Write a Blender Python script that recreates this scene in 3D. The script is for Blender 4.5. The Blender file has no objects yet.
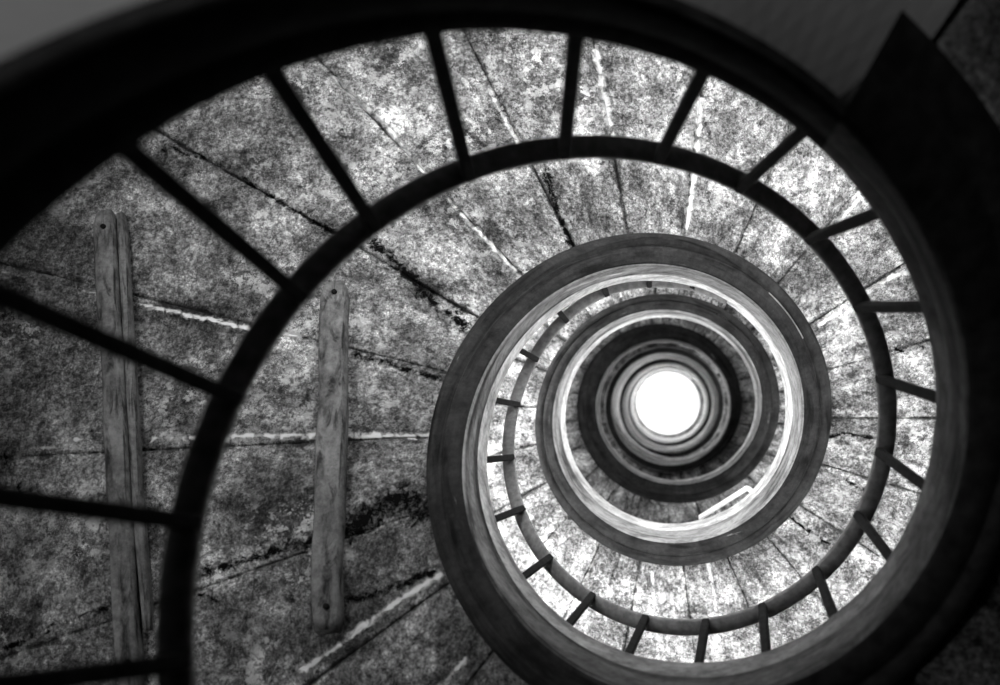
import bpy, math, random
from mathutils import Vector, Matrix, noise
pi = math.pi
S = 0.6                      # metres per unit: the open well has a radius of 1 unit = 0.6 m
random.seed(7)
C = bpy.context.scene.collection

# ------------------------------------------------------------------ the measured spiral
WZ = [0.0785,0.0882,-0.1505,-0.0983,0.4821,0.2644,-0.7091,0.4867,-0.2016,0.4298,-0.3984,-0.3374,0.1976,-1.2099,0.3316,0.936,-0.3384,-0.1063,0.118,0.1285,0.0094,-0.124,0.0049,-0.07,-0.1373,0.1087,0.2183,0.0511,-0.0453,-0.0135,-0.0008,0]
WR = [-0.0002,-0.0005,0.002,0.0047,-0.0103,-0.0053,0.0007,-0.0065,0.0047,-0.0071,0.0033,-0.0009,-0.0037,0.0216,-0.0077,-0.0156,0.0094,0.0017,-0.0034,-0.0031,0.0009,0.0046,-0.0001,0.0018,0.0034,-0.0058,-0.0101,-0.003,0.0015,0.0005,0,0]
WC = [0.082,-0.5012,0.0061,-0.2015,0.1435,0.3916,0.0179,-0.0012,0.0004,0]
WH = [-0.0345,0.0885,-0.2551,-0.1031,0.2782,-0.0275,-0.0125,-0.0004,0,0]
WD = [-0.0289,-0.1641,-0.0122,0.0128,0.0361,0.0235,0.0145,-0.0143,0.014,0.0988,0.0477,-0.0288,-0.0011]
NP = [0.0312,0.0188,0.0105,0.0012,-0.0348,-0.0377,-0.0441,-0.0364,-0.0348,-0.0125,0.0206,0.0347,0.0542,0.0464,0.0558,0.0499,0.0162,-0.0014,-0.0266,-0.0444,-0.0499,-0.0569,-0.035,-0.0144,0.0246,0.0646]
def rbf(w, step, start, s, ph):
    t = 0.0
    for i, a in enumerate(w):
        d = (ph/pi - (start + step*i))/s
        if abs(d) < 5: t += a*math.exp(-.5*d*d)
    return t
def zB(ph): return 3.0012 + 4.3842*(ph-2*pi)/(2*pi) + rbf(WZ, .45, 0, .4, ph)      # lower edge of the stringer
def RI(ph): return 1 + rbf(WR, .45, 0, .4, ph)                                      # radius of the well
def sm(x): x = max(0, min(1, x)); return x*x*(3-2*x)
def HC(ph):                                                                         # height of the stringer face
    h = max(.3, .8072 + rbf(WC, .8, .5, .7, ph)); h += (3.1-h)*sm((ph-8.1*pi)/(.6*pi))
    return max(.1, min(h, 30.75-zB(ph)))
def HR(ph):                                                                         # height of the rail over the lower edge
    h = 1.465 + rbf(WH, .8, .5, .7, ph)
    h += .09*math.exp(-((ph-3.02*pi)/(.3*pi))**2)
    h += (1.08-h)*sm((ph-3.05*pi)/(.38*pi))
    return h + (HC(ph)-.15-h)*sm((ph-3.47*pi)/(.2*pi))
FL0 = 1.663*pi
def RD(ph):                                                                         # outer radius of the underside moulding
    if ph < FL0: return 1.03
    r = 1.1584 + rbf(WD, .7, .5, .5, ph)
    if ph < 2.6*pi:
        r = max(r, 1.2)
    if ph > 8.1*pi: r += (1.11-r)*sm((ph-8.1*pi)/(.6*pi))
    if ph < 2.05*pi: r = r + (1.335-r)*max(0, min(1, (2.05*pi-ph)/(.27*pi)))
    return r
RW = 4.15                                                                           # outer wall
DS = .2905; J0 = 10.535                                                             # step joints
PH0, PH1 = -.62*pi, 13.75*pi
def pol(r, a, z): return Vector((r*math.cos(a)*S, r*math.sin(a)*S, z*S))
def relief(k, r, a, z):
    p = Vector((r*math.cos(a), r*math.sin(a), z*.8))
    n = noise.fractal(p*1.6 + Vector((k*.37, 0, 0)), 1.0, 2.0, 4)
    m = noise.noise(p*.9)
    return .022*n + .02*m
def step_off(k):
    rnd = random.Random(k*13+5); return (rnd.uniform(-.012, .012), rnd.uniform(-.02, .02))
def soffit(r, a, extra=0):                                                          # underside of the steps
    k = math.floor((a-J0)/DS); t = (a-J0)/DS - k
    o, tilt = step_off(k)
    e = min(t, 1-t)
    groove = .014*math.exp(-(e/.035)**2)
    if J0+DS*k < 1.6*pi: return zB(a) + .055 + extra                                    # the lowest run is plastered smooth
    z = zB(a) + .055 + o + tilt*(t-.5) + relief(k, r, a, zB(a)) + groove
    return z + extra

# ------------------------------------------------------------------ helpers
def link(name, verts, faces, mat, parent=None, smooth=True, uvs=None):
    me = bpy.data.meshes.new(name); me.from_pydata([tuple(v) for v in verts], [], faces); me.update()
    if uvs:
        l = me.uv_layers.new(name='UVMap')
        for poly in me.polygons:
            for li in poly.loop_indices: l.data[li].uv = uvs[me.loops[li].vertex_index]
    for p in me.polygons: p.use_smooth = smooth
    o = bpy.data.objects.new(name, me); C.objects.link(o)
    if mat: me.materials.append(mat)
    if parent: o.parent = parent
    return o
def empty(name, label, cat, loc=(0,0,0), group=None):
    o = bpy.data.objects.new(name, None); C.objects.link(o); o.empty_display_size = .1
    o['label'] = label; o['category'] = cat
    if group: o['group'] = group
    return o
def tag(o, label, cat, group=None):
    o['label'] = label; o['category'] = cat
    if group: o['group'] = group
def sweep(name, a0, a1, da, prof, mat, parent, closed=True, caps=True, smooth=True):
    """sweep a radial profile prof(a) -> [(r, z)] along the spiral"""
    n = max(2, int(round((a1-a0)/da))+1); V = []; F = []; U = []
    m = len(prof(a0))
    for i in range(n):
        a = a0 + (a1-a0)*i/(n-1)
        for j, (r, z) in enumerate(prof(a)):
            V.append(pol(r, a, z)); U.append((a, j/max(1, m-1)))
    for i in range(n-1):
        for j in range(m if closed else m-1):
            k = (j+1) % m
            F.append((i*m+j, i*m+k, (i+1)*m+k, (i+1)*m+j))
    if caps and closed:
        b = len(V); V += V[:m] + V[(n-1)*m:n*m]; U += U[:m] + U[(n-1)*m:n*m]
        F.append(tuple(range(b+m-1, b-1, -1))); F.append(tuple(range(b+m, b+2*m)))
    return link(name, V, F, mat, parent, smooth, U)

# ------------------------------------------------------------------ materials
def nt(name):
    m = bpy.data.materials.new(name); m.use_nodes = True
    t = m.node_tree; b = t.nodes['Principled BSDF']
    b.inputs['Specular IOR Level'].default_value = .2
    return m, t, b
def N(t, ty, **kw):
    n = t.nodes.new(ty)
    for k, v in kw.items():
        if k in n.inputs: n.inputs[k].default_value = v
        else: setattr(n, k, v)
    return n
def ramp(t, src, pts):
    r = t.nodes.new('ShaderNodeValToRGB'); t.links.new(src, r.inputs[0])
    e = r.color_ramp.elements
    while len(e) < len(pts): e.new(.5)
    for q, (p, v) in zip(e, pts): q.position = p; q.color = (v, v, v, 1)
    return r.outputs[0]
def mixc(t, fac, a, b, mode='MIX'):
    m = t.nodes.new('ShaderNodeMix'); m.data_type = 'RGBA'; m.blend_type = mode
    for s, v in ((m.inputs[0], fac), (m.inputs[6], a), (m.inputs[7], b)):
        if isinstance(v, (int, float)): s.default_value = v if s.type == 'VALUE' else (v, v, v, 1)
        else: t.links.new(v, s)
    return m.outputs[2]
def coords(t, scale=(1,1,1), kind='Object'):
    c = t.nodes.new('ShaderNodeTexCoord'); mp = t.nodes.new('ShaderNodeMapping'); mp.inputs['Scale'].default_value = scale
    t.links.new(c.outputs[kind], mp.inputs[0]); return mp.outputs[0]
def noi(t, vec, scale, detail=8, rough=.6, dist=0):
    n = N(t, 'ShaderNodeTexNoise', Scale=scale, Detail=detail, Roughness=rough, Distortion=dist); t.links.new(vec, n.inputs['Vector']); return n.outputs[0]
def bump(t, b, h, strength, dist):
    n = N(t, 'ShaderNodeBump', Strength=strength, Distance=dist); t.links.new(h, n.inputs['Height']); t.links.new(n.outputs[0], b.inputs['Normal'])

def stone(name, lo, mid, hi, flake=.8, sc=1.0, bs=.9, cracks=False):
    m, t, b = nt(name)
    v = coords(t)
    big = noi(t, v, 1.7*sc, 4, .6, .2)
    med = noi(t, v, 6*sc, 12, .72)
    fine = noi(t, v, 60*sc, 10, .8)
    grit = noi(t, v, 150*sc, 4, .8)
    c1 = ramp(t, med, [(.34, lo), (.46, mid*.7), (.54, mid*1.1), (.66, hi)])
    c2 = ramp(t, big, [(.34, .5), (.5, .9), (.64, 1.15)])
    c = mixc(t, 1.0, c1, c2, 'MULTIPLY')
    sp = ramp(t, fine, [(.40, .18), (.5, .9), (.60, 2.0)])
    c = mixc(t, .9, c, sp, 'MULTIPLY')
    c = mixc(t, .8, c, ramp(t, grit, [(.38, .4), (.5, 1), (.62, 1.6)]), 'MULTIPLY')
    # light flakes of old limewash
    fl = noi(t, v, 19*sc, 14, .82)
    patch = ramp(t, noi(t, v, 2.6*sc, 4, .6), [(.44, 0), (.60, 1)])
    ff = ramp(t, fl, [(.525, 0), (.545, 1)])
    fac = mixc(t, 1.0, ff, patch, 'MULTIPLY')
    fac = mixc(t, 1.0, fac, flake, 'MULTIPLY')
    c = mixc(t, fac, c, hi*1.05)
    if cracks:
        uv = coords(t, (5.5, 1.3, 1), 'UV')
        st = noi(t, uv, 3.0, 12, .72, .5)
        c = mixc(t, .9, c, ramp(t, st, [(.36, .30), (.46, .85), (.56, 1.1), (.68, 1.5)]), 'MULTIPLY')
        st2 = noi(t, coords(t, (1.6, .8, 1), 'UV'), 3.0, 6, .6, .3)
        c = mixc(t, 1.0, c, ramp(t, st2, [(.38, .55), (.62, 1.25)]), 'MULTIPLY')
    # dark pits and stains
    pt = ramp(t, noi(t, v, 9*sc, 14, .8, .3), [(.37, .12), (.43, 1)])
    c = mixc(t, .85, c, pt, 'MULTIPLY')
    h = mixc(t, .5, med, fl); h = mixc(t, .4, h, fine)
    b.inputs['Specular IOR Level'].default_value = 0.02
    if cracks:
        def att(nm):
            a = t.nodes.new('ShaderNodeAttribute'); a.attribute_name = nm; return a.outputs['Fac']
        def near(nm, k, edge, soft, scale, thr=None):
            n1 = noi(t, v, scale, 10, .75, .6)
            q = N(t, 'ShaderNodeMath', operation='MULTIPLY_ADD'); q.inputs[1].default_value = k
            t.links.new(n1, q.inputs[0]); t.links.new(att(nm), q.inputs[2])
            z = N(t, 'ShaderNodeMath', operation='SUBTRACT'); z.inputs[1].default_value = k*.5; t.links.new(q.outputs[0], z.inputs[0])
            return ramp(t, z.outputs[0], [(max(0, edge-soft), 1), (edge+soft, 0)])
        jt = near('joint', 3.2, .08, .12, 9)
        c = mixc(t, mixc(t, 1, jt, .75, 'MULTIPLY'), c, .03)
        mo = near('mortar', 1.7, .27, .10, 30)
        c = mixc(t, mixc(t, 1, mo, .9, 'MULTIPLY'), c, .78)
        ck = near('crack', 2.4, .19, .10, 34)
        c = mixc(t, ck, c, .003)
        h = mixc(t, ck, h, 0.0); h = mixc(t, mixc(t, 1, mo, .6, 'MULTIPLY'), h, 1.0)
    t.links.new(c, b.inputs['Base Color']); b.inputs['Roughness'].default_value = .85
    bump(t, b, h, bs, .05)
    return m
def streak(name, lo, mid, hi, rough=.6, low_shade=False, along=1.4, across=9, bs=.4, spec=.05):
    """weathering drawn out along the spiral"""
    m, t, b = nt(name); b.inputs['Specular IOR Level'].default_value = spec
    v = coords(t, (along, across, 1), 'UV')
    w = coords(t)
    a = noi(t, v, 1.0, 8, .65, .6)
    f = noi(t, w, 45, 8, .7)
    g = noi(t, w, 9, 10, .75)
    c = ramp(t, a, [(.36, lo), (.50, mid), (.66, mid*1.15), (.74, hi)])
    c = mixc(t, .8, c, ramp(t, g, [(.38, .45), (.52, 1), (.64, 1.35)]), 'MULTIPLY')
    c = mixc(t, .7, c, ramp(t, f, [(.35, .55), (.5, 1), (.65, 1.25)]), 'MULTIPLY')
    if low_shade:  # shade painted into the colour, deepening down the spiral
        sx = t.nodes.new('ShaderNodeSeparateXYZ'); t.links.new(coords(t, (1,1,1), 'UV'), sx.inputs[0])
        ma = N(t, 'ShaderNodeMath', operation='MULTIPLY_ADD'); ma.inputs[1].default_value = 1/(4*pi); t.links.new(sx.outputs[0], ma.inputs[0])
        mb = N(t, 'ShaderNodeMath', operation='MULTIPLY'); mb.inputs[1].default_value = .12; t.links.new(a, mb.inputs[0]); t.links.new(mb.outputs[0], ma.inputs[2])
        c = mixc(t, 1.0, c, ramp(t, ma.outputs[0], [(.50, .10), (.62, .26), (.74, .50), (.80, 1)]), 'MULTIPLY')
    t.links.new(c, b.inputs['Base Color']); b.inputs['Roughness'].default_value = rough
    bump(t, b, mixc(t, .5, a, g), bs, .03)
    return m
def plain(name, col, rough=.6, metal=0, sc=30, var=.3, spec=.2):
    m, t, b = nt(name); b.inputs['Specular IOR Level'].default_value = spec
    f = noi(t, coords(t), sc, 6, .6)
    c = ramp(t, f, [(.3, col*(1-var)), (.7, col*(1+var))])
    t.links.new(c, b.inputs['Base Color']); b.inputs['Roughness'].default_value = rough; b.inputs['Metallic'].default_value = metal
    bump(t, b, f, .25, .01)
    return m

M_soffit = stone('weathered limewashed stone', .09, .36, .80, .85, 1.0, 1.0, True)
M_wall = stone('rough plastered wall', .2, .4, .6, .3, .8, .5)
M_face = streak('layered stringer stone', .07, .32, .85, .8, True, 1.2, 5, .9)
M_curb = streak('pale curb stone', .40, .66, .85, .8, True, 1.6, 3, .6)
M_mould = streak('dark painted moulding', .008, .024, .26, .6, False, 2.6, 7, .6)
M_rail = plain('dark painted iron', .21, .8, 0, 40, .35, .05)
M_rail2 = plain('dark iron bar', .022, .8, 0, 40, .3, .03)
M_mortar = plain('pale lime mortar', .85, .9, 0, 60, .25)
M_crack = plain('deep dark crack', .012, .95, 0, 60, .3, 0)
M_white = plain('white painted steel', .85, .5, 0, 60, .05)
M_near = plain('lower turn with shade in colour', .012, .9, 0, 25, .5, .02)  # near-black colour stands in for the shade on the lowest turn
M_face2 = streak('layered stone with shade in colour', .02, .12, .38, .8, False, 1.3, 4, 1.0)  # unused darker copy of the stringer stone, its shade mixed into the colour
M_timber = streak('old grey timber', .03, .15, .42, .8, False, 2, 9, .7)
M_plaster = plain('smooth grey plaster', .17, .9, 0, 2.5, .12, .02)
M_dark = stone('darker stone', .03, .12, .22, .2)  # darker than the stone of the steps above
M_floor = stone('flagstone floor', .1, .16, .22, .1)

# ------------------------------------------------------------------ the staircase
stair = empty('spiral_staircase', 'spiral stone staircase winding up around an open well towards a white skylight', 'staircase')
MORTAR = [[(10.24, 2.994), (10.246, 2.722), (10.253, 2.506), (10.243, 2.053), (10.239, 1.674), (10.235, 1.264)], [(10.526, 2.36), (10.527, 2.151), (10.53, 1.95)], [(10.828, 2.453), (10.827, 2.17), (10.831, 1.846)], [(11.118, 2.12), (11.129, 1.722), (11.128, 1.522), (11.127, 1.269)], [(11.721, 1.988), (11.725, 1.799), (11.723, 1.652)], [(12.008, 1.913), (12.006, 1.757), (12.009, 1.596)], [(12.024, 1.267), (12.02, 1.35), (12.02, 1.429)], [(9.649, 3.08), (9.651, 2.696), (9.653, 2.352), (9.665, 2.085)], [(9.393, 2.781), (9.394, 2.371), (9.395, 1.803), (9.379, 1.196)], [(8.828, 2.044), (8.832, 1.775), (8.841, 1.449), (8.837, 1.222)], [(9.653, 4.023), (9.66, 3.625), (9.651, 3.344)], [(9.376, 3.59), (9.389, 3.321), (9.41, 3.061)], [(14.495, 1.526), (14.421, 1.732)], [(14.224, 1.256), (14.194, 1.551)], [(13.853, 1.17), (13.887, 1.559)], [(8.556, 1.455), (8.559, 1.313)]]
CRACK = [[(9.934, 3.453), (9.961, 3.137), (9.955, 2.78), (9.951, 2.475), (9.958, 2.159)], [(9.985, 1.984), (9.967, 1.741), (9.918, 1.507), (9.892, 1.249)], [(9.646, 1.753), (9.647, 1.558), (9.635, 1.375), (9.624, 1.224)], [(9.11, 1.617), (9.12, 1.496), (9.156, 1.384), (9.144, 1.316), (9.089, 1.264)], [(9.113, 2.425), (9.108, 2.171), (9.113, 1.946), (9.105, 1.771)], [(10.568, 1.739), (10.548, 1.502), (10.535, 1.332), (10.534, 1.19)], [(12.684, 1.199), (12.651, 1.306), (12.664, 1.497)], [(9.095, 3.637), (9.102, 3.273), (9.104, 2.976)], [(8.916, 1.687), (8.881, 1.424), (8.865, 1.252)], [(13.24, 1.008), (13.246, 1.293), (13.232, 1.55)], [(12.236, 1.596), (12.295, 1.748), (12.297, 1.887)], [(12.903, 1.393), (12.936, 1.674)], [(9.377, 3.684), (9.353, 3.575), (9.305, 3.491)], [(9.087, 2.517), (9.047, 2.36)]]

WM = [.014, .014, .020, .018, .014, .015, .012, .014, .014, .013, .012, .012, .010, .010, .010, .009]
WK = [.013, .028, .013, .05, .02, .016, .009, .014, .016, .010, .009, .010, .012, .012]
def lined(a, r, lines, ws):
    best = 4.0
    for l, w in zip(lines, ws):
        if abs(l[0][0]-a) > .5: continue
        for (p, q) in zip(l[:-1], l[1:]):
            ax, ay = (p[0]-a)*r, p[1]-r; bx, by = (q[0]-p[0])*r, q[1]-p[1]
            u = max(0, min(1, -(ax*bx+ay*by)/(bx*bx+by*by+1e-9)))
            best = min(best, math.hypot(ax+bx*u, ay+by*u)/w)
    return best/4
def attrs(o, A):
    for nm, vals in A.items():
        at = o.data.attributes.new(nm, 'FLOAT', 'POINT'); at.data.foreach_set('value', vals)
def step(k, nr, na):
    a0 = J0+DS*k; a1 = a0+DS
    V = []; F = []; J = []; Mo = []; K = []; U = []; r0 = lambda a: RI(a)+.05; r1 = RW-.02
    for j in range(na+1):
        t = j/na
        a = a0 + DS*t
        for i in range(nr+1):
            s = (i/nr)**1.25
            r = r0(a) + (r1-r0(a))*s
            kk = min(max(a, a0+1e-5), a1-1e-5)
            V.append(pol(r, a, soffit(r, kk)))
            e = min(t, 1-t)*DS*r; U.append((a, r))
            J.append(min(1, e/.05)); Mo.append(lined(a, r, MORTAR, WM)); K.append(lined(a, r, CRACK, WK))
    nb = len(V); tread = zB(a0) + min(.24, HC(a0)*.6) + max(0, zB(a1)-zB(a0))*.4
    ring = [i for i in range(nr+1)] + [(nr+1)*j+nr for j in range(1, na+1)] + [(nr+1)*na+i for i in range(nr-1, -1, -1)] + [(nr+1)*j for j in range(na-1, 0, -1)]
    for q in ring:
        v = V[q]; V.append(Vector((v.x, v.y, max(tread, zB(a1)+.14)*S)))
    for j in range(na):
        for i in range(nr):
            p = j*(nr+1)+i; F.append((p, p+nr+1, p+nr+2, p+1))
    L = len(ring)
    for i in range(L):
        F.append((ring[i], ring[(i+1) % L], nb+(i+1) % L, nb+i))
    F.append(tuple(nb+i for i in range(L)))
    J += [1.]*(len(V)-nb); Mo += [1.]*(len(V)-nb); K += [1.]*(len(V)-nb)
    U += [(a0, 1)]*(len(V)-nb)
    return V, F, dict(joint=J, mortar=Mo, crack=K), U
k_lo = math.ceil((PH0-J0)/DS); k_hi = math.floor((PH1-J0)/DS)
far_V = []; far_F = []; far_U = []
for k in range(k_lo, k_hi):
    a = J0+DS*k
    if 1.0*pi < a < 8.6*pi:
        fine = 2.5*pi < a < 4.9*pi
        V, F, A, U = step(k, 120 if fine else 24, 24 if fine else 8)
        attrs(link('step', V, F, M_plaster if a < 1.6*pi else M_dark if a < 2.3*pi else M_soffit, stair, a > 1.6*pi, U), A)
    else:
        V, F, A, U = step(k, 8, 4); o = len(far_V); far_V += V; far_U += U; far_F += [tuple(i+o for i in f) for f in F]
ob = link('step', far_V, far_F, M_soffit, stair, uvs=far_U); ob['kind'] = 'stuff'
attrs(ob, dict(joint=[1.]*len(far_V), mortar=[1.]*len(far_V), crack=[1.]*len(far_V)))

def wob(a, q, amp=.006): return amp*noise.noise(Vector((a*3.1, q*7.7, 1.3)))
def face_prof(a):
    r = RI(a); z = zB(a); h = HC(a); w = wob(a, 1)
    m = .56; bw = .045 if a < FL0-.001 else .13
    return [(r+w, z), (r-.004+w, z+h*.05), (r+wob(a, 2, .01), z+h*.3), (r+wob(a, 3), z+h*m-.01), (r+.012, z+h*m), (r+bw, z+h*m), (r+bw, z)]
def curb_prof(a):
    r = RI(a); z = zB(a); h = HC(a); m = .56; w = wob(a, 5, .005)
    return [(r+.010+w, z+h*m), (r+.006+w, z+h*.8), (r+.004+w, z+h-.02), (r+.02+w, z+h+wob(a, 6, .012)), (r+.15, z+h+wob(a, 6, .012)), (r+.165, z+h-.02), (r+.165, z+h*m-.1), (r+.12, z+h*m-.1)]
def mould_prof(a):
    r = RI(a); R = r*RD(a); z = zB(a); w = R-r; e = wob(a, 9, .004)
    return [(r+.001, z+.01), (r+.008, z-.004), (r+.02*1, z-.008), (r+w*.30, z-.016+e), (r+w*.52, z-.012+e), (r+w*.56, z-.002+e), (r+w*.60, z-.002+e), (r+w*.65, z-.018+e),
            (r+w*.85, z-.012), (R-.006, z-.002), (R, z+.012), (R+wob(a, 8, .01), z+.12), (r+.02, z+.12)]
def thin_prof(a):
    r = RI(a); z = zB(a)
    return [(r+.002, z+.004), (r+.012, z-.008), (r+.022, z-.006), (r+.03, z+.01), (r+.03, z+.1), (r+.02, z+.1)]
cuts = [PH0, 1.0*pi, 3.0*pi, 5.0*pi, 7.0*pi, 9.0*pi, 11.0*pi, PH1]
for i in range(len(cuts)-1):
    a0, a1 = cuts[i], cuts[i+1]
    near_turn = a1 <= 3.01*pi
    if a0 < FL0 < a1:
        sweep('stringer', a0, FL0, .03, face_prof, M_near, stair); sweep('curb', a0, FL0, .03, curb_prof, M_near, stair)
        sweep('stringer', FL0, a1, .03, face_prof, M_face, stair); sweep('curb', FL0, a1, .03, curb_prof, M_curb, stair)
    else:
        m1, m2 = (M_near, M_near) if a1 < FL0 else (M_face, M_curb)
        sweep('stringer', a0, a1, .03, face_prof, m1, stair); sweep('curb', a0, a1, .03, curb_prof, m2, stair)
    if a1 <= 1.01*pi: sweep('moulding', a0, a1, .03, thin_prof, M_mould, stair)
    elif a0 < FL0:
        sweep('moulding', a0, FL0, .03, thin_prof, M_mould, stair)
        sweep('moulding', FL0, 2.45*pi, .025, mould_prof, M_near, stair); sweep('moulding', 2.45*pi, a1, .025, mould_prof, M_mould, stair)  # first stretch has its shade painted in by the near-black colour
    else: sweep('moulding', a0, a1, .025, mould_prof, M_mould, stair)

# ------------------------------------------------------------------ the railing
railing = empty('stair_railing', 'dark iron stair railing of slanted square bars under a flat handrail along the curb', 'railing')
RA0, RA1 = .35*pi, 3.66*pi
def rail_prof(a):
    z = zB(a)+HR(a); r = .9805*RI(a)
    return [(r-.008, z), (r+.0, z-.004), (r+.064, z-.004), (r+.069, z+.002), (r+.069, z+.026), (r+.058, z+.034), (r+.01, z+.034), (r-.008, z+.026)]
sweep('handrail', RA0, RA1, .03, rail_prof, M_rail, railing)
def bar(name, p, q, hw, mat, parent, flat=1.0):
    d = (q-p).normalized(); rad = Vector((p.x, p.y, 0)).normalized(); tn = d.cross(rad).normalized(); rd = tn.cross(d).normalized()
    V = []; ch = .3
    for e in (p, q):
        for (u, v) in ((-1, -1+ch), (-1+ch, -1), (1-ch, -1), (1, -1+ch), (1, 1-ch), (1-ch, 1), (-1+ch, 1), (-1, 1-ch)):
            V.append(e + tn*u*hw + rd*v*hw*flat)
    F = [(i, (i+1) % 8, 8+(i+1) % 8, 8+i) for i in range(8)] + [tuple(range(7, -1, -1)), tuple(range(8, 16))]
    return link(name, V, F, mat, parent, False)
def bal_phi(k):
    d = NP[min(max(k-1, 0), 25)] if 1 <= k <= 26 else (NP[0] if k < 1 else NP[25])
    if k > 26: return bal_phi(26) + .32*(k-26)
    if k < 1: return bal_phi(1) - .28*(1-k)
    return 2.4443 + .2679*k + .00317*k*k - .0000593*k**3 + d
for k in range(-4, 34):
    a = bal_phi(k); dl = .1887 - .00686*min(k, 26)
    if a > 3.58*pi: break
    b = a+dl
    top = pol(.9805*RI(a)+.006, a, zB(a)+HR(a)); bot = pol(RI(b)+.045, b, zB(b)+HC(b)-.01)
    bar('baluster', bot, top, .0188*S, M_rail2, railing)

# a bent rod lying on the curb where the railing stops
def tube(name, pts, rad, mat, parent=None, n=10):
    V = []; F = []
    for i, p in enumerate(pts):
        d = (pts[min(i+1, len(pts)-1)]-pts[max(i-1, 0)]).normalized()
        u = d.cross(Vector((0, 0, 1))); u = u.normalized() if u.length > 1e-4 else Vector((1, 0, 0)); w = d.cross(u)
        for j in range(n):
            t = 2*pi*j/n; V.append(p + (u*math.cos(t)+w*math.sin(t))*rad)
    for i in range(len(pts)-1):
        for j in range(n):
            F.append((i*n+j, i*n+(j+1) % n, (i+1)*n+(j+1) % n, (i+1)*n+j))
    F.append(tuple(range(n-1, -1, -1))); F.append(tuple((len(pts)-1)*n+j for j in range(n)))
    return link(name, V, F, mat, parent)
def top_of_curb(a): return zB(a)+HC(a)
aS, aE = 13.30, 13.82
p0 = pol(1.0, aS, top_of_curb(aS)); p1 = pol(1.0, aE, top_of_curb(aE))
lift = Vector((0, 0, .07*S))
ins = lambda p, s: Vector((p.x*s, p.y*s, p.z))
rod = tube('bent_rod', [ins(p0, 1.02)-Vector((0,0,.01)), ins(p0, .985)+lift*.5, ins(p0, .97)+lift, ins(p1, .985)+lift*.5, ins(p1, 1.02)-Vector((0,0,.01))], .022*S, M_white)
tag(rod, 'thin white bent rod bridging a stretch of the pale curb below the black ring', 'rod')

# ------------------------------------------------------------------ timber battens nailed under the steps
def batten(name, label, A, B, w, th, strip):
    pa = Vector(A)*S; pb = Vector(B)*S
    root = empty(name, label, 'batten'); mid = (pa+pb)/2; root.location = mid
    d = (pb-pa); L = d.length; d.normalize(); side = Vector((-1, 0, 0)); side = (side - d*side.dot(d)).normalized(); dn = d.cross(side).normalized()
    if dn.z > 0: dn = -dn
    def sect(name, s0, s1, off, hw, t0, t1, mat, seed, parent):
        n = 40; m = 12; V = []; F = []; U = []
        for i in range(n+1):
            u = i/n; s = s0 + (s1-s0)*u
            e = min(u, 1-u)*n; k = 1 if e >= 2 else (.72, .92)[int(e)]
            c = off + .006*noise.noise(Vector((s*4, seed, 0)))*S*2
            for j in range(m):
                t = 2*pi*j/m; cx = math.copysign(abs(math.cos(t))**.45, math.cos(t)); cy = math.copysign(abs(math.sin(t))**.45, math.sin(t))
                wn = 1+.10*noise.noise(Vector((s*9, t*2, seed)))
                q = pa - mid + d*(s*L) + side*(c + cx*hw*k*wn) + dn*((t0+t1)/2 + cy*(t1-t0)/2*k)
                V.append(q); U.append((s*6, j/m))
        for i in range(n):
            for j in range(m): F.append((i*m+j, i*m+(j+1) % m, (i+1)*m+(j+1) % m, (i+1)*m+j))
        F.append(tuple(range(m-1, -1, -1))); F.append(tuple(n*m+j for j in range(m)))
        return link(name, V, F, mat, parent, True, U)
    sect('board', 0, 1, strip*.35, w*(.42 if strip else .5), -.03*S, th, M_timber, 3.3, root)
    if strip: sect('strip', .01, .9, -w*.50, w*.16, -.03*S, th*.6, M_timber, 8.1, root)
    for s in (.045, .95):
        c = pa-mid+d*(s*L)+side*(strip*.35-w*.08)+dn*(th*.95)
        tube('bolt', [c, c+dn*.012*S, c+dn*.016*S], .015*S, M_crack, root)
    return root
B1A, B1B = (-3.2759, -1.2498, 5.50), (-2.5679, 1.3065, 4.665)
B2A, B2B = (-1.8565, -.7834, 5.535), (-1.5576, .9659, 4.59)
batten('timber_batten', 'long grey timber batten under the steps at far left, behind two slanted bars', B1A, B1B, .155*S, .07*S, .05*S)
batten('timber_batten', 'shorter worn timber batten under the steps, between the handrail and the dark moulding', B2A, B2B, .155*S, .08*S, 0)

# ------------------------------------------------------------------ the setting
def ringwall(name, r, z0, z1, mat, n=96, flip=False, thick=.2):
    V = []; F = []
    for i in range(n):
        a = 2*pi*i/n
        for (rr, z) in ((r, z0), (r, z1), (r+thick, z1), (r+thick, z0)): V.append(pol(rr, a, z))
    for i in range(n):
        k = (i+1) % n
        for j in range(4): F.append((i*4+j, i*4+(j+1) % 4, k*4+(j+1) % 4, k*4+j))
    o = link(name, V, F, mat); o['kind'] = 'structure'; return o
ZF, ZT = -2.75, 30.9
ringwall('wall_outer', RW-.01, ZF-.3, ZT+.4, M_wall)
V = [pol(0, 0, ZF)]+[pol(RW+.19, 2*pi*i/64, ZF) for i in range(64)]+[pol(RW+.19, 2*pi*i/64, ZF-.3) for i in range(64)]
F = [(0, 1+i, 1+(i+1) % 64) for i in range(64)]+[(1+i, 65+i, 65+(i+1) % 64, 1+(i+1) % 64) for i in range(64)]+[tuple(65+i for i in range(63, -1, -1))]
fl = link('floor', V, F, M_floor, smooth=False); fl['kind'] = 'structure'
V = []; F = []
for i in range(96):
    a = 2*pi*i/96
    for (rr, z) in ((.955, ZT), (RW-.02, ZT), (RW-.02, ZT+.3), (.955, ZT+.3)): V.append(pol(rr, a, z))
for i in range(96):
    k = (i+1) % 96
    for j in range(4): F.append((i*4+j, i*4+(j+1) % 4, k*4+(j+1) % 4, k*4+j))
ce = link('ceiling', V, F, M_wall, smooth=False); ce['kind'] = 'structure'
m, t, b = nt('bright milk glass skylight'); b.inputs['Base Color'].default_value = (1, 1, 1, 1)
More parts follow.
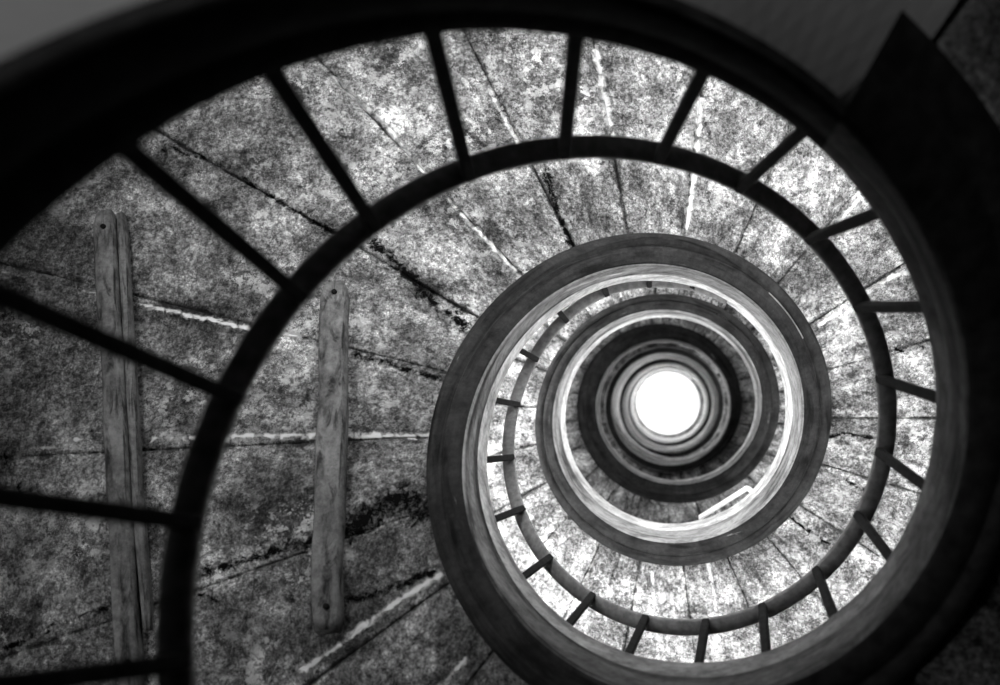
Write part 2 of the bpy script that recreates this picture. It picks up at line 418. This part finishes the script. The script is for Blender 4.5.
b.inputs['Emission Color'].default_value = (1, 1, 1, 1); b.inputs['Emission Strength'].default_value = 1.15
V = [pol(0, 0, ZT+.2)]+[pol(1.06, 2*pi*i/96, ZT+.2) for i in range(96)]+[pol(1.06, 2*pi*i/96, ZT+.26) for i in range(96)]
F = [(0, 1+(i+1) % 96, 1+i) for i in range(96)]+[(1+i, 1+(i+1) % 96, 97+(i+1) % 96, 97+i) for i in range(96)]+[tuple(97+i for i in range(96))]
w = link('window_1', V, F, m, smooth=False); w['kind'] = 'structure'

# ------------------------------------------------------------------ light
wd = bpy.data.worlds.new('sky'); bpy.context.scene.world = wd; wd.use_nodes = True
wd.node_tree.nodes['Background'].inputs[0].default_value = (1, 1, 1, 1); wd.node_tree.nodes['Background'].inputs[1].default_value = .02
def area(name, loc, target, sx, sy, power, disk=False, spread=pi):
    l = bpy.data.lights.new(name, 'AREA'); l.shape = 'DISK' if disk else 'RECTANGLE'; l.size = sx
    if not disk: l.size_y = sy
    l.energy = power; l.spread = spread
    o = bpy.data.objects.new(name, l); C.objects.link(o); o.location = loc
    o.rotation_euler = (Vector(target)-Vector(loc)).to_track_quat('-Z', 'Y').to_euler()
    return o
area('skylight_glow', pol(0, 0, ZT+.1), (0, 0, 0), 1.8*S, 0, 16, True, 1.5)
# unseen lamps added to brighten undersides and faces, one at each listed bearing
LIGHTS = [(.9, 1.6, 5), (1.2, 1.6, 13), (1.45, 1.7, 32), (1.7, 1.7, 30), (1.95, 1.8, 20), (2.2, 1.9, 20), (2.45, 2.0, 24), (2.7, 2.0, 26), (2.95, 2.1, 55), (3.2, 2.1, 60)]
LIGHTS2 = [(3.3, 2.2, 25), (3.8, 2.2, 60), (4.3, 2.2, 85), (4.8, 1.8, 30), (5.4, 1.8, 30), (6.0, 1.6, 12), (7.2, 1.5, 30), (8.2, 1.8, 60), (9.2, 1.8, 60), (10.2, 1.8, 60), (11.2, 1.8, 60), (12.2, 1.8, 60), (13, 1.8, 60)]
def add_fill(ph, up, power, sx=.9, sy=.7, rise=2.6, r=RW-.25, spread=1.9):
    z = zB(ph) + up
    return area('fill_light', pol(r, ph, z), pol(r-2.2, ph, z+rise), sx*S, sy*S, power, spread=spread)
for ph, up, pw in LIGHTS: add_fill(ph*pi, up, pw)
for ph, up, pw in LIGHTS2: add_fill(ph*pi, up, pw, rise=.2, spread=pi)
area('low_fill_light', pol(3.3, 1.34*pi, -.6), pol(2.3, 1.45*pi, 2.2), 1.2*S, .8*S, 18.0, spread=1.8)  # unseen lamp added to brighten the underside of the lowest run

# ------------------------------------------------------------------ camera
cam = bpy.data.cameras.new('camera'); co = bpy.data.objects.new('camera', cam); C.objects.link(co)
f = 1000.0; vx, vy = 669.13, 398.46
zu = Vector((vx-500, vy-342.5, f)).normalized()
xu = (Vector((1, 0, 0)) - zu*zu.x).normalized(); yu = zu.cross(xu)
right = Vector((xu.x, yu.x, zu.x)); down = Vector((xu.y, yu.y, zu.y)); fwd = Vector((xu.z, yu.z, zu.z))
R = Matrix((right, -down, -fwd)).transposed().to_4x4()
co.matrix_world = Matrix.Translation(Vector((.0399*S, -.1408*S, 0))) @ R
cam.sensor_width = 36; cam.lens = 36; cam.clip_start = .01
cam.dof.use_dof = True; cam.dof.focus_distance = 6.4*S; cam.dof.aperture_fstop = 2.0
bpy.context.scene.camera = co
sc = bpy.context.scene
sc.view_settings.view_transform = 'Standard'; sc.view_settings.look = 'None'; sc.view_settings.exposure = 0
